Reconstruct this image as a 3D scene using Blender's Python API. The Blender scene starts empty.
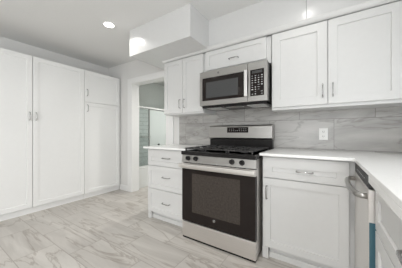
import bpy, bmesh, math, random
from mathutils import Vector, Matrix
random.seed(7)
S = bpy.context.scene
COL = S.collection
PI = math.pi

# ---------------------------------------------------------------- camera
cam_d = bpy.data.cameras.new('camera')
cam = bpy.data.objects.new('camera', cam_d); COL.objects.link(cam)
cam.location = (0, 0, 1.103)
cam.rotation_euler = (PI / 2, 0, math.radians(33.01))
cam_d.sensor_width = 36
cam_d.lens = 192.8 / 402 * 36
cam_d.shift_y = -0.86 / 402
cam_d.clip_start = 0.02
S.camera = cam

# ---------------------------------------------------------------- light
LAMP_A = 4.0          # recessed lamp by the soffit box
LAMP_B = 1.5          # recessed lamp over the counter corner
FILL_LAMP_C = 2.0          # added unseen lamps further back, fill on the pantry side
FILL_LAMP_D = 13.0          # added unseen lamps further back, fill on the counter side
FILL_REAR_W = 24.0           # fill light at the added rear window, out of view
FILL_COUNTER_W = 6.5          # fill light at an added unseen window beside the camera
FILL_UP_W = 17.0        # added upward fill light that lifts the ceiling
FILL_SIDE_W = 58.0          # fill light at an added unseen window in the right wall
world = bpy.data.worlds.new('world'); S.world = world
world.use_nodes = True
world.node_tree.nodes['Background'].inputs[0].default_value = (0.86, 0.93, 1.0, 1)
world.node_tree.nodes['Background'].inputs[1].default_value = 1.0
def area(name, loc, rot, sx, sy, w, col):
    d = bpy.data.lights.new(name, 'AREA'); d.shape = 'RECTANGLE'; d.size = sx; d.size_y = sy
    d.energy = w; d.color = col
    o = bpy.data.objects.new(name, d); COL.objects.link(o)
    o.location = loc; o.rotation_euler = rot
    return o
area('fill_rear', (-.40, -3.19, 1.35), (PI / 2, 0, 0), 1.8, 1.9, FILL_REAR_W, (0.965, 0.985, 1))  # added behind the camera to brighten the range wall
area('fill_up', (-.40, -3.18, 0.75), (PI / 2 + .85, 0, 0), 1.7, 0.6, FILL_UP_W, (1, 0.99, 0.97))  # tilted upward, added to brighten the ceiling
area('fill_counter', (0.93, 1.0, 1.55), (PI / 2, 0, PI / 2), 1.0, 0.9, FILL_COUNTER_W, (0.965, 0.985, 1))  # added sideways fill for the counter and pantry
area('fill_side', (0.93, -1.65, 1.45), (PI / 2, 0, PI / 2), 1.9, 1.3, FILL_SIDE_W, (0.965, 0.985, 1))  # added sideways fill, aimed at the pantry fronts
S.view_settings.view_transform = 'Standard'
S.view_settings.look = 'None'
S.view_settings.gamma = 1
S.view_settings.use_curve_mapping = False
S.view_settings.exposure = 0.03

# ---------------------------------------------------------------- materials
def new_mat(name):
    m = bpy.data.materials.new(name); m.use_nodes = True
    nt = m.node_tree
    return m, nt, nt.nodes['Principled BSDF']
def N(nt, t, **kw):
    n = nt.nodes.new(t)
    for k, v in kw.items(): setattr(n, k, v)
    return n
def srgb(r, g, b):
    f = lambda c: c / 12.92 if c <= 0.04045 else ((c + 0.055) / 1.055) ** 2.4
    return (f(r / 255), f(g / 255), f(b / 255), 1)
def ramp(nt, src, stops):
    r = N(nt, 'ShaderNodeValToRGB')
    el = r.color_ramp.elements
    while len(el) < len(stops): el.new(0.5)
    for e, (p, c) in zip(el, stops): e.position = p; e.color = c
    nt.links.new(src, r.inputs[0])
    return r
def paint(name, col, rough=0.45, var=0.02, bump=0.0, scale=30, metal=0.0):
    m, nt, b = new_mat(name)
    tc = N(nt, 'ShaderNodeTexCoord')
    no = N(nt, 'ShaderNodeTexNoise'); no.inputs['Scale'].default_value = scale; no.inputs['Detail'].default_value = 4
    nt.links.new(tc.outputs['Object'], no.inputs['Vector'])
    lo = tuple(c * (1 - var) for c in col[:3]) + (1,); hi = tuple(min(1, c * (1 + var)) for c in col[:3]) + (1,)
    r = ramp(nt, no.outputs['Fac'], [(0.3, lo), (0.7, hi)])
    nt.links.new(r.outputs[0], b.inputs['Base Color'])
    b.inputs['Roughness'].default_value = rough
    b.inputs['Metallic'].default_value = metal
    if bump:
        bp = N(nt, 'ShaderNodeBump'); bp.inputs['Strength'].default_value = bump; bp.inputs['Distance'].default_value = 0.002
        nt.links.new(no.outputs['Fac'], bp.inputs['Height']); nt.links.new(bp.outputs[0], b.inputs['Normal'])
    return m
def brushed(name, col, rough, stretch=(2, 300, 300)):
    m, nt, b = new_mat(name)
    tc = N(nt, 'ShaderNodeTexCoord'); mp = N(nt, 'ShaderNodeMapping'); mp.inputs['Scale'].default_value = stretch
    no = N(nt, 'ShaderNodeTexNoise'); no.inputs['Scale'].default_value = 1.0; no.inputs['Detail'].default_value = 3
    nt.links.new(tc.outputs['Object'], mp.inputs[0]); nt.links.new(mp.outputs[0], no.inputs['Vector'])
    r = ramp(nt, no.outputs['Fac'], [(0.3, tuple(c * .93 for c in col[:3]) + (1,)), (0.7, col)])
    nt.links.new(r.outputs[0], b.inputs['Base Color'])
    mr = N(nt, 'ShaderNodeMapRange'); mr.inputs['To Min'].default_value = rough - .04; mr.inputs['To Max'].default_value = rough + .06
    nt.links.new(no.outputs['Fac'], mr.inputs[0]); nt.links.new(mr.outputs[0], b.inputs['Roughness'])
    b.inputs['Metallic'].default_value = 1.0
    return m
def emis(name, col, s):
    m, nt, b = new_mat(name)
    b.inputs['Base Color'].default_value = (0.8, 0.8, 0.8, 1)
    b.inputs['Emission Color'].default_value = col; b.inputs['Emission Strength'].default_value = s
    return m
def glass(name, col=(1, 1, 1, 1), rough=0.0, alpha=0.15):
    m, nt, b = new_mat(name)
    out = nt.nodes['Material Output']
    tr = N(nt, 'ShaderNodeBsdfTransparent'); tr.inputs[0].default_value = col
    mx = N(nt, 'ShaderNodeMixShader'); mx.inputs[0].default_value = alpha
    b.inputs['Base Color'].default_value = (0.8, 0.84, 0.83, 1); b.inputs['Roughness'].default_value = max(rough, .03)
    nt.links.new(tr.outputs[0], mx.inputs[1]); nt.links.new(b.outputs[0], mx.inputs[2]); nt.links.new(mx.outputs[0], out.inputs[0])
    return m

def tile_mat(name, axes, size, offset, row_off, base_lo, base_hi, vein_lo, vein_hi, grout, rot, vscale, rough, joint=0.004, tone=0.06):
    """Large porcelain tiles with stone veins. axes: which object coordinates run along and across the tile rows."""
    m, nt, b = new_mat(name)
    tc = N(nt, 'ShaderNodeTexCoord'); sp = N(nt, 'ShaderNodeSeparateXYZ'); cb = N(nt, 'ShaderNodeCombineXYZ')
    nt.links.new(tc.outputs['Object'], sp.inputs[0])
    nt.links.new(sp.outputs[axes[0]], cb.inputs[0]); nt.links.new(sp.outputs[axes[1]], cb.inputs[1])
    mo = N(nt, 'ShaderNodeMapping'); mo.inputs['Location'].default_value = offset
    nt.links.new(cb.outputs[0], mo.inputs[0])
    br = N(nt, 'ShaderNodeTexBrick'); br.offset = row_off; br.offset_frequency = 2
    br.inputs['Scale'].default_value = 1; br.inputs['Brick Width'].default_value = size[0]; br.inputs['Row Height'].default_value = size[1]
    br.inputs['Mortar Size'].default_value = joint; br.inputs['Mortar Smooth'].default_value = 0.1
    br.inputs['Color1'].default_value = (0, 0, 0, 1); br.inputs['Color2'].default_value = (1, 1, 1, 1); br.inputs['Mortar'].default_value = (0.5, 0.5, 0.5, 1)
    nt.links.new(mo.outputs[0], br.inputs['Vector'])
    # each tile shows another cut of the stone
    sc = N(nt, 'ShaderNodeVectorMath', operation='MULTIPLY'); sc.inputs[1].default_value = (7.3, 11.9, 5.1)
    nt.links.new(br.outputs['Color'], sc.inputs[0])
    ad = N(nt, 'ShaderNodeVectorMath', operation='ADD')
    nt.links.new(cb.outputs[0], ad.inputs[0]); nt.links.new(sc.outputs[0], ad.inputs[1])
    mr = N(nt, 'ShaderNodeMapping'); mr.inputs['Rotation'].default_value = (0, 0, rot); mr.inputs['Scale'].default_value = vscale
    nt.links.new(ad.outputs[0], mr.inputs[0])
    # broad cloudy bands
    n1 = N(nt, 'ShaderNodeTexNoise'); n1.inputs['Scale'].default_value = 1.6; n1.inputs['Detail'].default_value = 7; n1.inputs['Roughness'].default_value = .62; n1.inputs['Distortion'].default_value = .9
    nt.links.new(mr.outputs[0], n1.inputs['Vector'])
    r1 = ramp(nt, n1.outputs['Fac'], [(0.33, base_lo), (0.66, base_hi)])
    # thin veins: where a second noise crosses its middle
    n2 = N(nt, 'ShaderNodeTexNoise'); n2.inputs['Scale'].default_value = 1.15; n2.inputs['Detail'].default_value = 5; n2.inputs['Roughness'].default_value = .55; n2.inputs['Distortion'].default_value = 1.3
    nt.links.new(mr.outputs[0], n2.inputs['Vector'])
    su = N(nt, 'ShaderNodeMath', operation='SUBTRACT'); su.inputs[1].default_value = .5
    ab = N(nt, 'ShaderNodeMath', operation='ABSOLUTE')
    nt.links.new(n2.outputs['Fac'], su.inputs[0]); nt.links.new(su.outputs[0], ab.inputs[0])
    r2 = ramp(nt, ab.outputs[0], [(0.0, (vein_hi,) * 3 + (1,)), (0.022, (0, 0, 0, 1))])
    mv = N(nt, 'ShaderNodeMix', data_type='RGBA'); mv.inputs[7].default_value = vein_lo
    nt.links.new(r2.outputs[0], mv.inputs[0]); nt.links.new(r1.outputs[0], mv.inputs[6])
    # light streaks
    n3 = N(nt, 'ShaderNodeTexNoise'); n3.inputs['Scale'].default_value = 2.4; n3.inputs['Detail'].default_value = 4; n3.inputs['Distortion'].default_value = 1.6
    nt.links.new(mr.outputs[0], n3.inputs['Vector'])
    r3 = ramp(nt, n3.outputs['Fac'], [(0.56, (0, 0, 0, 1)), (0.74, (.38, .38, .38, 1))])
    ml = N(nt, 'ShaderNodeMix', data_type='RGBA'); ml.inputs[7].default_value = tuple(min(1, c * 1.15) for c in base_hi[:3]) + (1,)
    nt.links.new(r3.outputs[0], ml.inputs[0]); nt.links.new(mv.outputs[2], ml.inputs[6])
    # tone of the single tile
    rt = ramp(nt, br.outputs['Color'], [(0.0, (1 - tone,) * 3 + (1,)), (1.0, (1 + tone * .3,) * 3 + (1,))])
    mt = N(nt, 'ShaderNodeMix', data_type='RGBA', blend_type='MULTIPLY'); mt.inputs[0].default_value = 1
    nt.links.new(ml.outputs[2], mt.inputs[6]); nt.links.new(rt.outputs[0], mt.inputs[7])
    mg = N(nt, 'ShaderNodeMix', data_type='RGBA'); mg.inputs[7].default_value = grout
    nt.links.new(br.outputs['Fac'], mg.inputs[0]); nt.links.new(mt.outputs[2], mg.inputs[6])
    nt.links.new(mg.outputs[2], b.inputs['Base Color'])
    b.inputs['Roughness'].default_value = rough
    bp = N(nt, 'ShaderNodeBump'); bp.inputs['Strength'].default_value = .25; bp.inputs['Distance'].default_value = .001; bp.invert = True
    nt.links.new(br.outputs['Fac'], bp.inputs['Height']); nt.links.new(bp.outputs[0], b.inputs['Normal'])
    return m

M = {}
M['cab'] = paint('cabinet white lacquer', (0.69, 0.69, 0.682, 1), .38, .008)
M['pantry'] = paint('lit pantry white lacquer', (0.86, 0.86, 0.85, 1), .4, .008)  # cabinet lacquer made brighter; the stronger light on the pantry is in the colour
M['soffit'] = paint('soffit white panel', (0.68, 0.68, 0.675, 1), .22, .008)
M['ceil'] = paint('ceiling paint', (0.80, 0.80, 0.79, 1), .85, .012, .15, 60)
M['wall'] = paint('wall paint', (0.74, 0.735, 0.72, 1), .75, .012, .1, 60)
M['trim'] = paint('trim white', (0.82, 0.82, 0.81, 1), .4, .01)
M['quartz'] = paint('white quartz', (0.92, 0.92, 0.91, 1), .22, .02, 0, 90)
M['steel'] = brushed('brushed steel', (0.80, 0.775, 0.75, 1), .36)
M['bright_steel'] = brushed('bright brushed steel', (0.85, 0.84, 0.83, 1), .42)
M['steel_grey'] = brushed('grey brushed steel', (0.46, 0.45, 0.435, 1), .33)
M['steel_dark'] = brushed('dark brushed steel', (0.25, 0.245, 0.24, 1), .38)
M['chrome'] = paint('satin nickel', (0.46, 0.455, 0.45, 1), .24, .02, 0, 30, 1.0)
M['black_glass'] = paint('black oven glass', (0.014, 0.010, 0.009, 1), .08, .1)
M['black_glass'].node_tree.nodes['Principled BSDF'].inputs['Specular IOR Level'].default_value = .28
M['window_glass'] = paint('tinted oven window', (0.052, 0.043, 0.037, 1), .10, .25, 0, 60)
M['window_glass'].node_tree.nodes['Principled BSDF'].inputs['Specular IOR Level'].default_value = .3
M['mw_window'] = paint('microwave screen', (0.06, 0.062, 0.063, 1), .16, .1, 0, 200)
M['black'] = paint('black enamel', (0.016, 0.015, 0.015, 1), .22, .1)
M['black'].node_tree.nodes['Principled BSDF'].inputs['Specular IOR Level'].default_value = .22
M['tray'] = paint('satin cooktop tray', (0.42, 0.41, 0.40, 1), .45, .05, 0, 30, .4)
M['iron'] = paint('cast iron', (0.035, 0.034, 0.034, 1), .55, .2, .3, 120)
M['rubber'] = paint('dark gasket', (0.02, 0.02, 0.02, 1), .6, .1)
M['shadow_gap'] = paint('raw cabinet side', (0.40, 0.39, 0.37, 1), .7, .05)
M['plate'] = paint('white plastic', (0.85, 0.85, 0.83, 1), .35, .01)
M['slot'] = paint('dark plastic slot', (0.05, 0.05, 0.05, 1), .6, .05)
M['legend'] = paint('grey printed legend', (0.62, 0.62, 0.62, 1), .5, .05)
M['film'] = paint('teal protective film', (0.05, 0.135, 0.175, 1), .35, .08)
M['filter'] = paint('aluminium grease filter', (0.72, 0.72, 0.70, 1), .5, .2, .5, 260, .2)
M['lens'] = emis('lamp lens', (1, 0.97, 0.93, 1), 9)
M['tub'] = paint('white acrylic tub', (0.72, 0.73, 0.72, 1), .25, .01)
M['frosted'] = glass('frosted glass', (0.9, 0.95, 0.94, 1), .45, .52)
M['clear'] = glass('clear glass', (0.93, 0.97, 0.96, 1), .03, .12)
M['pane'] = glass('window glass', (1, 1, 1, 1), .02, .06)
M['floor'] = tile_mat('floor tiles', (0, 1), (0.61, 0.305), (0.13, 0.1, 0), 0.5,
    srgb(175, 170, 164), srgb(199, 195, 189), srgb(140, 130, 120), .62, srgb(158, 152, 145), -0.38, (0.55, 3.3, 1), .34, .0032, .05)
M['splash'] = tile_mat('backsplash tiles', (0, 2), (0.612, 0.305), (0.242, -0.94 + .305 * 4, 0), 0.5,
    srgb(158, 156, 153), srgb(194, 192, 189), srgb(132, 128, 124), .55, srgb(128, 125, 121), 0.3, (0.8, 3.4, 1), .25, .0022, .05)
M['bath_wall'] = paint('bathroom paint', (0.80, 0.83, 0.81, 1), .7, .02)
m, nt, b = new_mat('shower tiles')
tc = N(nt, 'ShaderNodeTexCoord'); sp = N(nt, 'ShaderNodeSeparateXYZ'); cb = N(nt, 'ShaderNodeCombineXYZ')
nt.links.new(tc.outputs['Object'], sp.inputs[0]); nt.links.new(sp.outputs[1], cb.inputs[0]); nt.links.new(sp.outputs[2], cb.inputs[1])
br = N(nt, 'ShaderNodeTexBrick'); br.inputs['Scale'].default_value = 1; br.inputs['Brick Width'].default_value = .3; br.inputs['Row Height'].default_value = .1
br.inputs['Mortar Size'].default_value = .008
br.inputs['Color1'].default_value = (.74, .76, .75, 1); br.inputs['Color2'].default_value = (.80, .82, .81, 1); br.inputs['Mortar'].default_value = (.52, .55, .54, 1)
nt.links.new(cb.outputs[0], br.inputs['Vector']); nt.links.new(br.outputs['Color'], b.inputs['Base Color']); b.inputs['Roughness'].default_value = .3
M['shower_tile'] = m

# ---------------------------------------------------------------- mesh helpers
class MB:
    """Collects shapes in one bmesh; material slots by name."""
    def __init__(s): s.bm = bmesh.new(); s.mats = []
    def mi(s, m):
        if m not in s.mats: s.mats.append(m)
        return s.mats.index(m)
    def box(s, x0, x1, y0, y1, z0, z1, m, bev=0.0):
        r = bmesh.ops.create_cube(s.bm, size=1)
        vs = r['verts']
        for v in vs:
            v.co = Vector(((x0 + x1) / 2 + v.co.x * (x1 - x0), (y0 + y1) / 2 + v.co.y * (y1 - y0), (z0 + z1) / 2 + v.co.z * (z1 - z0)))
        fs = set(f for v in vs for f in v.link_faces); i = s.mi(m)
        for f in fs: f.material_index = i
        if bev > 0:
            es = list(set(e for v in vs for e in v.link_edges))
            r = bmesh.ops.bevel(s.bm, geom=es, offset=bev, segments=2, affect='EDGES', profile=.5)
            for f in r['faces']: f.material_index = i
        return s
    def prism(s, pts, axis, a, b, m):
        """pts: 2D outline, extruded along axis from a to b."""
        def P(u, v, w):
            return {'x': (w, u, v), 'y': (u, w, v), 'z': (u, v, w)}[axis]
        A = [s.bm.verts.new(P(u, v, a)) for u, v in pts]; B = [s.bm.verts.new(P(u, v, b)) for u, v in pts]
        fs = [s.bm.faces.new(A[::-1]), s.bm.faces.new(B)]
        n = len(pts)
        for k in range(n): fs.append(s.bm.faces.new((A[k], A[(k + 1) % n], B[(k + 1) % n], B[k])))
        for f in fs: f.material_index = s.mi(m)
        bmesh.ops.recalc_face_normals(s.bm, faces=fs)
        return s
    def tube(s, path, r, m, seg=10, cap=True):
        path = [Vector(p) for p in path]; rings = []
        n = len(path); up = None
        for k, p in enumerate(path):
            t = (path[min(k + 1, n - 1)] - path[max(k - 1, 0)]).normalized()
            if up is None:
                up = Vector((0, 0, 1)) if abs(t.z) < .9 else Vector((1, 0, 0))
            u = (up - t * up.dot(t)).normalized(); w = t.cross(u); up = u
            rr = r[k] if isinstance(r, (list, tuple)) else r
            rings.append([s.bm.verts.new(p + (u * math.cos(2 * PI * j / seg) + w * math.sin(2 * PI * j / seg)) * rr) for j in range(seg)])
        fs = []
        for a, c in zip(rings, rings[1:]):
            for j in range(seg): fs.append(s.bm.faces.new((a[j], a[(j + 1) % seg], c[(j + 1) % seg], c[j])))
        for f in fs: f.smooth = True
        if cap: fs += [s.bm.faces.new(rings[0][::-1]), s.bm.faces.new(rings[-1])]
        for f in fs: f.material_index = s.mi(m)
        bmesh.ops.recalc_face_normals(s.bm, faces=fs)
        return s
    def lathe(s, prof, m, mat=Matrix(), seg=24):
        """prof: (radius, height) pairs about local z, placed by mat."""
        rings = []
        for r, z in prof:
            rings.append([s.bm.verts.new(mat @ Vector((r * math.cos(2 * PI * j / seg), r * math.sin(2 * PI * j / seg), z))) for j in range(seg)])
        fs = []
        for a, c in zip(rings, rings[1:]):
            for j in range(seg): fs.append(s.bm.faces.new((a[j], a[(j + 1) % seg], c[(j + 1) % seg], c[j])))
        fs += [s.bm.faces.new(rings[0][::-1]), s.bm.faces.new(rings[-1])]
        for f in fs: f.material_index = s.mi(m)
        bmesh.ops.recalc_face_normals(s.bm, faces=fs)
        return s
    def build(s, name, parent=None):
        me = bpy.data.meshes.new(name); s.bm.to_mesh(me); s.bm.free()
        for k in s.mats: me.materials.append(M[k])
        o = bpy.data.objects.new(name, me); COL.objects.link(o)
        if parent: o.parent = parent
        return o
def thing(name, label, cat, loc=(0, 0, 0), rz=0, group=None):
    o = bpy.data.objects.new(name, None); COL.objects.link(o)
    o.location = loc; o.rotation_euler = (0, 0, rz); o.empty_display_size = .1
    o['label'] = label; o['category'] = cat
    if group: o['group'] = group
    return o
def tag(o, label, cat, group=None):
    o['label'] = label; o['category'] = cat
    if group: o['group'] = group
    return o
def struct(o): o['kind'] = 'structure'; return o

# ---------------------------------------------------------------- the setting
XW, XR, YW, YB, H = -3.80, 0.82, 2.318, -3.2, 2.45
struct(MB().box(-4.6, XR + .12, YB - .1, 4.3, -.06, 0, 'floor').build('floor'))
struct(MB().box(-4.6, XR + .12, YB - .1, 4.3, H, H + .06, 'ceil').build('ceiling'))
OX0, OX1, OZ = -3.05, -2.165, 2.035        # the cased opening
w = MB()
w.box(XW - .12, OX0, YW, YW + .145, 0, H, 'wall')
w.box(OX0, OX1, YW, YW + .145, OZ, H, 'wall')
w.box(OX1, XR + .1, YW, YW + .145, 0, H, 'wall')
struct(w.build('wall_back'))
struct(MB().box(XW - .12, XW, YB - .1, YW, 0, H, 'wall').build('wall_left'))
w = MB()   # right wall, opened for two added unseen windows
w.box(XR, XR + .1, YB, -2.6, 0, H, 'wall').box(XR, XR + .1, -.7, .5, 0, H, 'wall').box(XR, XR + .1, 1.5, YW, 0, H, 'wall')
w.box(XR, XR + .1, .5, 1.5, 0, 1.1, 'wall').box(XR, XR + .1, .5, 1.5, 2.0, H, 'wall')
w.box(XR, XR + .1, -2.6, -.7, 0, .8, 'wall').box(XR, XR + .1, -2.6, -.7, 2.1, H, 'wall')
struct(w.build('wall_right'))
w = MB()   # rear wall, opened for an added unseen window
w.box(XW, -1.35, YB - .1, YB, 0, H, 'wall').box(.55, XR + .1, YB - .1, YB, 0, H, 'wall')
w.box(-1.35, .55, YB - .1, YB, 0, .4, 'wall').box(-1.35, .55, YB - .1, YB, 2.3, H, 'wall')
struct(w.build('wall_rear'))
# baseboards
struct(MB().box(-3.40, OX0 - .10, YW - .014, YW, 0, .10, 'trim', .003).build('baseboard_back'))
# casing of the opening
t = MB()
t.box(OX0 - .10, OX0 - .0, YW - .02, YW, 0, OZ + .085, 'trim', .003)
t.box(OX1, OX1 + .15, YW - .02, YW, 0, OZ + .085, 'trim', .003)
t.box(OX0, OX1, YW - .021, YW, OZ, OZ + .085, 'trim', .003)
t.box(OX0 - .003, OX0 + .014, YW - .012, YW + .16, 0, OZ, 'trim', .002)
t.box(OX1 - .014, OX1 + .003, YW - .012, YW + .16, 0, OZ, 'trim', .002)
t.box(OX0, OX1, YW - .012, YW + .16, OZ - .014, OZ + .003, 'trim', .002)
struct(t.build('trim_1'))
# soffit: run above the wall cabinets, and the deeper box over the walkway
SY, BY, BX0, BX1, SZ = 1.985, 1.612, -2.166, -1.180, 2.108
s = MB()
for a, b in ((BX1, -.152), (-.150, XR)): s.box(a, b, SY, YW, SZ, H, 'soffit', .0012)
struct(s.build('trim_2'))
s = MB()
s.box(BX0, -1.851, BY, YW, SZ, H, 'soffit', .0012).box(-1.849, BX1, BY, YW, SZ, H, 'soffit', .0012)
struct(s.build('trim_3'))
# crown strip over the wall cabinets
c = MB()
c.prism([(1.994, 2.086), (1.986, 2.086), (1.976, 2.090), (1.966, 2.100), (1.958, 2.116), (1.955, 2.119), (1.955, 2.126), (1.994, 2.126)], 'x', -1.925, XR, 'cab')
struct(c.build('trim_4'))
# backsplash
s = MB(); s.box(-1.90, XR, YW - .010, YW, .930, 1.46, 'splash')
struct(s.build('wall_backsplash'))
# windows, all out of view, added to go with the fill lights
def window(name, fx, fy, horizontal_x, a, b, z0, z1, muntins):
    f = MB(); d = .045
    def bx(u0, u1, za, zb, p=0, q=.06):
        if horizontal_x: f.box(u0, u1, fy - q, fy - p, za, zb, 'trim', .003)
        else: f.box(fx + p, fx + q, u0, u1, za, zb, 'trim', .003)
    bx(a, b, z0, z0 + d); bx(a, b, z1 - d, z1); bx(a, a + d, z0 + d, z1 - d); bx(b - d, b, z0 + d, z1 - d)
    for mpos in muntins: bx(mpos - .03, mpos + .03, z0 + d, z1 - d)
    o = struct(f.build(name))
    g = MB()
    if horizontal_x: g.box(a + d, b - d, fy - .035, fy - .029, z0 + d, z1 - d, 'pane')
    else: g.box(fx + .029, fx + .035, a + d, b - d, z0 + d, z1 - d, 'pane')
    g.build('fill_window_pane', o)
window('fill_window_1', 0, YB, True, -1.35, .55, .4, 2.3, (-.40,))  # added frame around the rear fill light
window('fill_window_2', XR, 0, False, -2.6, -.7, .8, 2.1, (-1.65,))  # added frame around the side fill light
window('fill_window_3', XR, 0, False, .5, 1.5, 1.1, 2.0, ())  # added frame around the counter fill light
# bathroom behind the opening
w = MB(); w.box(-4.0, -3.9, YW + .145, 4.2, 0, 1.75, 'shower_tile').box(-4.0, -3.9, YW + .145, 4.2, 1.75, H, 'bath_wall'); struct(w.build('wall_bath_left'))
w = MB(); w.box(-4.0, -1.4, 4.2, 4.3, 0, H, 'bath_wall'); struct(w.build('wall_bath_back'))
w = MB(); w.box(-1.5, -1.4, YW + .145, 4.2, 0, H, 'bath_wall'); struct(w.build('wall_bath_right'))

# ---------------------------------------------------------------- joinery builders (local frame: x = width, -y = front, z = up)
def shaker(mb, x0, x1, z0, z1, y, t=.02, fr=.06, rec=.010, m='cab', top=None, bot=None):
    """A framed door front whose face is at y (front, towards -y), thickness t; the inner field lies back by rec."""
    bm = mb.bm; i = mb.mi(m); e = .0015
    def ring(ix, y, b=None, u=None):
        b = ix if b is None else b; u = ix if u is None else u
        return [bm.verts.new(p) for p in ((x0 + ix, y, z0 + b), (x1 - ix, y, z0 + b), (x1 - ix, y, z1 - u), (x0 + ix, y, z1 - u))]
    tp = fr if top is None else top; bt = fr if bot is None else bot
    R = [ring(0, y + t), ring(0, y + e), ring(e, y), ring(fr, y, bt, tp), ring(fr + .002, y + rec, bt + .002, tp + .002)]
    fs = [bm.faces.new(R[0]), bm.faces.new(R[-1])]
    for a, b in zip(R, R[1:]):
        for k in range(4): fs.append(bm.faces.new((a[k], a[(k + 1) % 4], b[(k + 1) % 4], b[k])))
    for f in fs: f.material_index = i
    bmesh.ops.recalc_face_normals(bm, faces=fs)
    return mb
def bar_handle(parent, x, y, z, L, vertical, m='chrome'):
    h = MB(); a = L / 2; o = .026
    def P(u, out): return (x, y - out, z + u) if vertical else (x + u, y - out, z)
    h.tube([P(-a, -.001), P(-a, o * .6), P(-a + .006, o), P(-a + .02, o + .003), P(0, o + .005), P(a - .02, o + .003), P(a - .006, o), P(a, o * .6), P(a, -.001)],
           [.0062, .0055, .0052, .005, .0048, .005, .0052, .0055, .0062], m, 10)
    return h.build('handle', parent)
def door(parent, x0, x1, z0, z1, y, handle=None, name='door', fr=.06, mat='cab'):
    d = shaker(MB(), x0, x1, z0, z1, y, fr=fr, m=mat).build(name, parent)
    if handle: bar_handle(d, handle[0], y, handle[1], handle[2], handle[3])
    return d

# ---------------------------------------------------------------- pantry cabinets along the left wall (front faces +x)
PX, PZ = -3.379, 2.160
def pantry(name, label, y0, y1):
    t = thing(name, label, 'cabinet', (PX, y0, 0), PI / 2)
    W = y1 - y0
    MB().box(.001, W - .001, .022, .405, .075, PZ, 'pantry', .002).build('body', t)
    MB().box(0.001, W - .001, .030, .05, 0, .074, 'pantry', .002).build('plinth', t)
    return t, W
p, W = pantry('pantry_cabinet', 'tall white two-door pantry cabinet with paired handles at the middle gap', .285, 1.6355)
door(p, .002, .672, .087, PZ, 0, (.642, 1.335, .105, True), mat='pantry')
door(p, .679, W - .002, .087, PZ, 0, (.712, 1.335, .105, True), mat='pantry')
p, W = pantry('pantry_cabinet', 'narrower tall white pantry cabinet beside the doorway, a short door above a long door', 1.6365, 2.308)
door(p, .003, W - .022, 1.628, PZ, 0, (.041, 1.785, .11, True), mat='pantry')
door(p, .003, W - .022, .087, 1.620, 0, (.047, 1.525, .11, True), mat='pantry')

# ---------------------------------------------------------------- base cabinets on the range wall
FY = 1.73      # door faces
# three-drawer base left of the range
DX0, DX1 = -1.955, -1.296
t = thing('drawer_cabinet', 'white three-drawer base cabinet between the doorway and the range', 'cabinet', (DX0, FY, 0))
W = DX1 - DX0
b = MB(); b.box(0, W, .021, .575, .10, .906, 'cab', .0015)
b.box(0, .045, .012, .04, 0, .10, 'cab', .0015).box(0, .018, .04, .575, 0, .10, 'cab')
b.build('body', t)
MB().box(.045, W, .055, .07, 0, .10, 'cab', .002).box(.045, W, .044, .055, 0, .05, 'cab', .002).build('toe_kick', t)
for z0, z1, tp, hz in ((.694, .896, .090, .795), (.400, .688, .058, .562), (.100, .394, .058, .245)):
    d = shaker(MB(), .006, W - .006, z0, z1, 0, fr=.052, top=tp, bot=.055).build('drawer', t)
    bar_handle(d, W / 2, 0, hz, .115, False)
# drawer over door right of the range
RX0, RX1 = -.478, .156
t = thing('base_cabinet', 'white base cabinet right of the range, one drawer over one door', 'cabinet', (RX0, FY, 0))
W = RX1 - RX0
b = MB(); b.box(0, W + .03, .021, .575, .10, .906, 'cab', .0015).box(0, .05, .012, .04, 0, .10, 'cab', .0015).box(0, .018, .04, .575, 0, .10, 'cab')
b.build('body', t)
MB().box(.05, W + .03, .055, .07, 0, .10, 'cab', .002).box(.05, W + .03, .044, .055, 0, .05, 'cab', .002).build('toe_kick', t)
d = shaker(MB(), .010, W - .018, .718, .896, 0, fr=.075, top=.086, bot=.052).build('drawer', t); bar_handle(d, .333, 0, .793, .115, False)
door(t, .010, W - .018, .108, .711, 0, (.042, .587, .11, True))

# ---------------------------------------------------------------- right-hand run (front faces -x)
FX = .187
t = thing('corner_drawer_cabinet', 'white base cabinet nearer than the dishwasher, a drawer over two doors', 'cabinet', (FX, 1.172, 0), -PI / 2)
W = .97
MB().box(0, W, .021, XR - FX - .002, .10, .874, 'cab', .0015).build('body', t)
MB().box(0, W, .075, .09, 0, .10, 'cab', .002).build('toe_kick', t)
d = shaker(MB(), .006, W - .006, .668, .868, 0, fr=.055).build('drawer', t); bar_handle(d, .515, 0, .787, .13, False)
door(t, .006, W / 2 - .002, .108, .660, 0, (W / 2 - .035, .56, .11, True))
door(t, W / 2 + .002, W - .006, .108, .660, 0, (W / 2 + .035, .56, .11, True))
# dishwasher
t = thing('dishwasher', 'stainless steel dishwasher with bowed handle, beside the inside corner of the counter', 'dishwasher', (.165, 1.695, 0), -PI / 2)
W = .505
MB().box(.006, W - .006, .035, .60, .03, .872, 'steel_dark', .002).build('tub_body', t)
d = MB().box(0, W, 0, .033, .105, .838, 'steel', .004).build('door', t)
MB().box(.006, W - .006, .002, .034, .840, .902, 'slot', .003).build('control_panel', t)
k = MB()
for q in range(7): k.box(.10 + q * .045, .122 + q * .045, .0013, .0023, .868, .871, 'legend')
k.build('panel_lettering', t)
h = MB(); z = .797
pts = [(.035, .002), (.037, -.020), (.05, -.036), (.08, -.046), (.15, -.052), (.25, -.054), (.35, -.050), (.42, -.042), (.455, -.032), (.468, -.018), (.47, .002)]
h.tube([(x, y, z) for x, y in pts], .0145, 'steel_grey', 12); h.build('handle', d)
MB().box(W, W + .0012, .004, .03, .105, .683, 'film').build('protective_film', d)
MB().box(.0, W, .06, .08, 0, .10, 'steel_dark').build('toe_kick', t)

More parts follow.
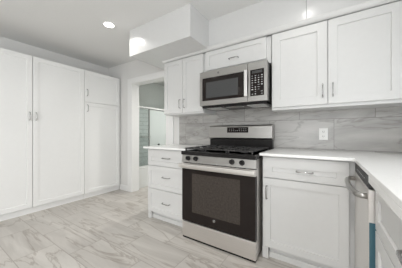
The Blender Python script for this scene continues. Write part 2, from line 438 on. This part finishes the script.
# ---------------------------------------------------------------- counters
q = MB().box(-1.992, -1.292, 1.685, YW - .011, .907, .930, 'quartz', .003).build('countertop')
tag(q, 'short white quartz countertop over the three drawers, left of the range', 'countertop')
c = MB(); c.prism([(-.490, 1.685), (.162, 1.685), (.162, .18), (XR - .002, .18), (XR - .002, YW - .011), (-.490, YW - .011)], 'z', .907, .930, 'quartz')
c.prism([(.1625, .181), (.1625, 1.165), (.200, 1.165), (.200, .181)], 'z', .875, .908, 'quartz')
q = c.build('countertop')
bv = q.modifiers.new('edge', 'BEVEL'); bv.width = .003; bv.segments = 2; bv.limit_method = 'ANGLE'
tag(q, 'long L-shaped white quartz countertop turning the corner above the dishwasher', 'countertop')

# ---------------------------------------------------------------- wall cabinets
UY, UT = 1.994, 2.085
def wall_cab(name, label, x0, x1, z0, body_x1=None):
    t = thing(name, label, 'cabinet', (x0, UY, 0))
    MB().box(0, (body_x1 or x1) - x0, .021, YW - UY - .011, z0, UT, 'cab', .0015).build('body', t)
    return t, x1 - x0
t, W = wall_cab('wall_cabinet', 'white two-door wall cabinet left of the microwave', -1.916, -1.262, 1.351)
door(t, .004, W / 2 - .0025, 1.372, UT - .003, 0, (W / 2 - .037, 1.49, .11, True), fr=.055)
door(t, W / 2 + .0025, W - .006, 1.372, UT - .003, 0, (W / 2 + .037, 1.49, .11, True), fr=.055)
t, W = wall_cab('wall_cabinet', 'low wide white wall cabinet with one flap door above the microwave', -1.258, -.464, 1.812)
door(t, .030, W - .045, 1.858, UT - .003, 0, (.397, 1.935, .11, False), fr=.05)
t, W = wall_cab('wall_cabinet', 'large white two-door wall cabinet over the outlet, right of the microwave', -.460, .482, 1.330, XR - .002)
door(t, .008, W / 2 - .003, 1.357, UT - .003, 0, (W / 2 - .037, 1.475, .11, True), fr=.075)
door(t, W / 2 + .003, W - .004, 1.357, UT - .003, 0, (W / 2 + .037, 1.475, .11, True), fr=.066)
MB().box(W, XR - .002 + .46, .002, .021, 1.330, UT, 'cab', .001).build('filler_panel', t)

# ---------------------------------------------------------------- over-the-range microwave
MX0, MX1, MY, MZ0, MZ1 = -1.245, -.474, 1.888, 1.418, 1.808
t = thing('microwave', 'stainless over-the-range microwave hung under the low wall cabinet', 'microwave', (MX0, MY, MZ0))
W, Hm = MX1 - MX0, MZ1 - MZ0
MB().box(.002, W - .002, .045, YW - MY - .012, .006, Hm - .003, 'steel_dark', .002).build('body', t)
# steel front with the door on the left and the control side on the right
f = MB(); xs = .575
f.box(0, xs, 0, .045, .0, .055, 'steel_grey', .003).box(0, xs, 0, .045, Hm - .075, Hm, 'steel_grey', .003)
f.box(0, .036, 0, .045, .055, Hm - .075, 'steel_grey').box(xs - .025, xs, 0, .045, .055, Hm - .075, 'steel_grey')
d = f.build('door', t)
MB().box(.036, xs - .025, .004, .040, .055, Hm - .075, 'black_glass', .001).build('door_glass', d)
MB().box(.085, .475, .0022, .004, .085, Hm - .125, 'mw_window', .001).build('viewing_window', d)
h = MB(); hx = xs - .006
h.box(hx - .016, hx + .016, -.040, -.024, .050, Hm - .073, 'bright_steel', .006)
h.box(hx - .010, hx + .010, -.028, .002, .065, .085, 'chrome', .003).box(hx - .010, hx + .010, -.028, .002, Hm - .108, Hm - .088, 'chrome', .003)
h.build('handle', d)
f = MB(); x1 = W
f.box(xs + .002, x1, 0, .045, 0, .055, 'steel_grey', .003).box(xs + .002, x1, 0, .045, Hm - .075, Hm, 'steel_grey', .003)
f.box(xs + .002, xs + .03, 0, .045, .055, Hm - .075, 'steel_grey').box(x1 - .028, x1, 0, .045, .055, Hm - .075, 'steel_grey')
f.build('control_frame', t)
cp = MB().box(xs + .03, x1 - .028, .002, .042, .055, Hm - .075, 'black_glass', .001).build('control_panel', t)
k = MB()
px0, pw = xs + .036, x1 - .028 - xs - .042
for r in range(9):
    for cidx in range(4):
        if random.random() < .12: continue
        u = px0 + pw * (cidx + .5) / 4; z = .065 + r * .0225
        wdt = random.choice((.010, .014, .018)) / 2; ht = random.choice((.003, .005, .008)) / 2
        k.box(u - wdt, u + wdt, .0012, .0021, z - ht + .008, z + ht + .008, 'legend')
k.build('keypad_lettering', cp)
MB().box(px0 + .012, px0 + pw - .012, .0012, .0021, Hm - .112, Hm - .085, 'slot').build('clock_display', cp)
# underside: dark tray with two filters and a lamp glass between
u = MB().box(.015, W - .015, .03, .36, -.024, .004, 'black', .004).build('underside', t)
MB().box(.06, .25, .06, .27, -.028, -.0245, 'filter', .002).build('grease_filter', u)
MB().box(W - .22, W - .04, .05, .27, -.028, -.0245, 'filter', .002).build('grease_filter', u)
MB().box(.30, .50, .06, .16, -.027, -.0245, 'steel_grey', .001).build('lamp_cover', u)

def text_mesh(name, body, size, depth, mat, parent, loc, rot):
    cu = bpy.data.curves.new(name, 'FONT'); cu.body = body; cu.size = size; cu.extrude = depth; cu.align_x = 'CENTER'; cu.align_y = 'CENTER'
    o = bpy.data.objects.new(name, cu); COL.objects.link(o)
    dg = bpy.context.evaluated_depsgraph_get()
    me = bpy.data.meshes.new_from_object(o.evaluated_get(dg))
    bpy.data.objects.remove(o); me.name = name
    me.materials.clear(); me.materials.append(M[mat])
    me.transform(Matrix.Translation(loc) @ rot)
    r = bpy.data.objects.new(name, me); COL.objects.link(r); r.parent = parent
    return r
FRONT = Matrix.Rotation(PI / 2, 4, 'X')
def emblem(parent, x, y, z, r, disc, ink):
    """Round maker's emblem: ringed disc with two script-like initials."""
    mt = Matrix.Translation((x, y, z)) @ FRONT
    e = MB().lathe([(r, 0), (r, .0015), (r * .9, .0022), (r * .84, .0012), (r * .0001, .0012)], disc, mt, 24).build('emblem', parent)
    mo = Matrix.Shear('XY', 4, (0.0, 0.0))
    text_mesh('emblem_letters', 'GE', r * 1.05, .0004, ink, e, Vector((x, y - .0018, z)), FRONT)
    return e
emblem(d, .245, 0, Hm - .036, .012, 'steel_dark', 'chrome')

# ---------------------------------------------------------------- gas range
GX0, GX1, GY = -1.288, -.496, 1.609
W = GX1 - GX0
t = thing('gas_range', 'stainless gas range with black oven door between the two base cabinets', 'range', (GX0, GY, 0))
MB().box(.004, W - .004, .058, .66, .035, .893, 'steel', .002).build('body', t)
for x in (.05, W - .05):
    for y in (.09, .60): MB().lathe([(.018, 0), (.018, .008), (.012, .01), (.012, .036)], 'black', Matrix.Translation((x, y, 0)), 12).build('foot', t)
MB().box(.010, W - .010, .044, .060, .02, .86, 'rubber').build('door_gasket', t)
MB().box(.006, W - .006, .010, .050, .004, .019, 'black').build('toe_strip', t)
MB().box(.002, W - .002, .004, .045, .020, .178, 'steel', .004).build('storage_drawer', t)
# oven door
f = MB().box(.002, W - .002, .000, .043, .186, .732, 'black_glass', .004).build('oven_door', t)
MB().box(.133, W - .14, -.0012, .0005, .292, .690, 'window_glass', .0004).build('oven_window', f)
emblem(f, .390, -.0002, .262, .0135, 'chrome', 'steel_dark')
tp = MB().box(.002, W - .002, -.004, .043, .733, .792, 'steel', .004)
tp.build('door_top_trim', f)
h = MB()
h.box(-.006, W + .006, -.060, -.034, .752, .792, 'steel', .009)
for x in (.02, W - .05): h.box(x, x + .03, -.040, -.002, .758, .784, 'steel', .003)
h.build('handle', f)
for x in (.10, .21, .42, .56, .65): MB().box(x, x + .05, .0, .02, .7935, .7985, 'slot').build('vent_slot', t)
# control panel, leaning back a little
f = MB(); f.prism([(-.004, .800), (.010, .876), (.06, .876), (.06, .800)], 'x', .0, W, 'steel_grey')
cp = f.build('control_panel', t)
ROT = Matrix.Rotation(PI / 2 - math.atan2(.016, .082), 4, 'X')
for x in (.085, .180, .575, .670):
    k = MB(); mt = Matrix.Translation((x, .004, .842)) @ ROT
    k.lathe([(.024, -.002), (.024, .006), (.0205, .009), (.0185, .030), (.016, .033), (.0001, .033)], 'black', mt, 20)
    o = k.build('knob', t)
    g = MB(); bm = g.bm
    g.box(-.004, .004, -.016, .016, .028, .042, 'black', .002)
    for vtx in bm.verts: vtx.co = mt @ vtx.co
    g.build('knob_grip', o)
# cooktop
f = MB(); f.box(-.002, W + .002, -.012, .62, .877, .916, 'black', .006)
ck = f.build('cooktop', t)
MB().box(.02, W - .02, .03, .55, .9145, .916, 'tray', .0005).build('spill_tray', t)
# burners
BUR = [(.16, .16, .045), (.16, .43, .036), (W / 2, .30, .05), (W - .16, .16, .036), (W - .16, .43, .045)]
for x, y, r in BUR:
    MB().lathe([(r, .916), (r, .926), (r * .82, .931), (r * .80, .940), (r * .3, .943), (.0001, .943)], 'iron', Matrix.Translation((x, y, 0)), 24).build('burner', t)
# three grates of bars
def grate(x0, x1, y0, y1):
    g = MB(); z0, z1, b_ = .938, .949, .0045
    for y in (y0, y1 - 2 * b_): g.box(x0, x1, y, y + 2 * b_, z0, z1, 'iron', .002)
    for x in (x0, x1 - 2 * b_): g.box(x, x + 2 * b_, y0 + 2 * b_, y1 - 2 * b_, z0, z1, 'iron', .002)
    xm, ym = (x0 + x1) / 2, (y0 + y1) / 2
    g.box(x0 + 2 * b_, x1 - 2 * b_, ym - b_, ym + b_, z0, z1, 'iron', .002)
    for ya, yb in ((y0, ym), (ym, y1)):
        yc = (ya + yb) / 2
        g.box(x0 + 2 * b_, xm - .028, yc - b_, yc + b_, z0 + .002, z1 + .001, 'iron', .002)
        g.box(xm + .028, x1 - 2 * b_, yc - b_, yc + b_, z0 + .002, z1 + .001, 'iron', .002)
        g.box(xm - b_, xm + b_, ya + 2 * b_, yc - .03, z0 + .002, z1 + .001, 'iron', .002)
        g.box(xm - b_, xm + b_, yc + .03, yb - 2 * b_, z0 + .002, z1 + .001, 'iron', .002)
    for x in (x0 + .004, x1 - .016):
        for y in (y0 + .002, y1 - .014): g.box(x, x + .012, y, y + .012, .9165, z0 + .002, 'iron', .002)
    return g.build('grate', t)
third = (W - .05) / 3
for k in range(3): grate(.025 + third * k, .025 + third * (k + 1) - .004, .02, .565)
# backguard: black riser with a leaning steel panel
MB().box(.0, W, .595, .66, .914, 1.034, 'black', .003).build('backguard_riser', t)
f = MB(); f.prism([(.590, 1.030), (.568, 1.045), (.577, 1.185), (.592, 1.200), (.655, 1.200), (.655, 1.030)], 'x', -.002, W + .002, 'steel_grey')
bg = f.build('backguard', t)
bv = bg.modifiers.new('edge', 'BEVEL'); bv.width = .004; bv.segments = 2; bv.limit_method = 'ANGLE'; bv.angle_limit = .3
LEAN = Matrix.Rotation(PI / 2 - math.atan2(.009, .155), 4, 'X')
dm = Matrix.Translation((.392, .5738, 1.142)) @ LEAN
g = MB(); g.box(-.135, .135, -.033, .033, -.001, .003, 'black_glass', .001)
for r in range(2):
    for q in range(9):
        if r and q in (3, 4): continue
        g.box(-.11 + q * .026, -.095 + q * .026, -.011 + r * .022 - .0018, -.011 + r * .022 + .0012, .003, .0035, 'legend')
for vtx in g.bm.verts: vtx.co = dm @ vtx.co
g.build('control_display', bg)

# ---------------------------------------------------------------- outlet on the backsplash
t = thing('wall_outlet', 'white duplex power outlet on the grey backsplash tile', 'outlet', (-.024, YW - .010, 1.094))
MB().box(-.038, .038, -.006, 0, -.060, .060, 'plate', .002).build('cover_plate', t)
for z in (-.022, .022):
    o = MB().box(-.016, .016, -.0085, -.005, z - .014, z + .014, 'plate', .002).build('socket', t)
    MB().box(-.008, -.005, -.009, -.0084, z - .004, z + .006, 'slot').box(.005, .008, -.009, -.0084, z - .004, z + .006, 'slot').box(-.002, .002, -.009, -.0084, z - .010, z - .006, 'slot').build('socket_slots', o)

# ---------------------------------------------------------------- recessed ceiling lamps; the last five are added unseen fill
def lamp(x, y, label, watts):
    t = thing('recessed_light', label, 'ceiling light', (x, y, H), 0, 'recessed ceiling lights')
    MB().lathe([(.080, 0), (.080, -.004), (.064, -.008), (.058, -.008), (.058, 0)], 'trim', Matrix(), 32).build('trim_ring', t)
    MB().lathe([(.057, -.002), (.057, -.005), (.0001, -.005)], 'lens', Matrix(), 32).build('lens', t)
    d = bpy.data.lights.new('lamp_glow', 'AREA'); d.shape = 'DISK'; d.size = .11; d.energy = watts; d.color = (1, .97, .93); d.spread = math.radians(140)
    o = bpy.data.objects.new('lamp_glow', d); COL.objects.link(o); o.parent = t; o.location = (0, 0, -.0095)
lamp(-2.26, 1.383, 'round recessed ceiling light glowing beside the soffit box', LAMP_A)
lamp(-.17, 1.50, 'recessed ceiling light above the counter corner, in front of the wall cabinets', LAMP_B)
lamp(-2.26, -.25, 'added unseen fill light in the ceiling in front of the pantry doors', FILL_LAMP_C)  # added out of view to light the pantry doors
lamp(-.17, -.25, 'added unseen fill light in the ceiling over the near end of the right-hand counter', FILL_LAMP_D)  # added above the camera to light the counter
lamp(-2.26, -1.9, 'added unseen fill light in the ceiling near the rear wall, on the pantry side', FILL_LAMP_C)
lamp(-.17, -1.9, 'added unseen fill light in the ceiling near the rear wall, on the right-hand side', FILL_LAMP_D)
lamp(-2.2, 3.3, 'added unseen fill light in the bathroom ceiling beyond the doorway', 19.0)  # added to brighten the room behind the opening

# ---------------------------------------------------------------- bathroom seen through the opening
t = thing('bathtub', 'white bathtub behind the sliding shower screen in the next room', 'bathtub', (-3.12, 2.47, 0))
f = MB(); f.box(-.012, .0, .0, 1.55, 0, .385, 'tub', .004).build('apron', t)
f = MB()
f.box(-.09, .0, .0, 1.55, .385, .405, 'tub', .006).box(-.775, -.70, .0, 1.55, .385, .405, 'tub', .006)
f.box(-.70, -.09, .0, .09, .385, .405, 'tub', .006).box(-.70, -.09, 1.46, 1.55, .385, .405, 'tub', .006).build('rim', t)
f = MB(); f.box(-.70, -.09, .09, 1.46, .10, .12, 'tub').box(-.10, -.085, .09, 1.46, .12, .386, 'tub').box(-.705, -.69, .09, 1.46, .12, .386, 'tub').box(-.69, -.10, .085, .1, .12, .386, 'tub').box(-.69, -.10, 1.45, 1.465, .12, .386, 'tub')
f.build('basin', t)
t = thing('shower_screen', 'sliding glass shower screen in a metal frame standing on the bathtub rim', 'shower door', (-3.12, 2.47, .406))
f = MB()
f.box(-.06, -.02, .003, 1.55, 1.215, 1.245, 'tub', .003).box(-.06, -.02, .003, 1.55, 0, .02, 'trim', .003)
f.box(-.055, -.025, .003, .03, .02, 1.205, 'chrome', .003)
f.build('frame', t)
for y0, y1, xx, mat in ((.04, .37, -.030, 'clear'), (.36, 1.5, -.048, 'frosted')):
    g = MB().box(xx - .003, xx + .003, y0 + .015, y1 - .015, .03, 1.195, mat).build('glass_panel', t)
    for y in (y0, y1 - .018): MB().box(xx - .008, xx + .008, y, y + .018, .02, 1.205, 'steel_dark', .002).build('stile', g)
h = MB(); h.tube([(-.02, .14, .62), (.015, .14, .62), (.02, .15, .62), (.02, .34, .62), (.015, .35, .62), (-.02, .35, .62)], .008, 'chrome', 10); h.build('towel_bar', t)
MB().lathe([(.012, 0), (.012, .02), (.022, .024), (.022, .036), (.0001, .04)], 'rubber', Matrix.Translation((-.044, .63, .445)) @ Matrix.Rotation(PI / 2, 4, 'Y'), 16).build('knob', t)
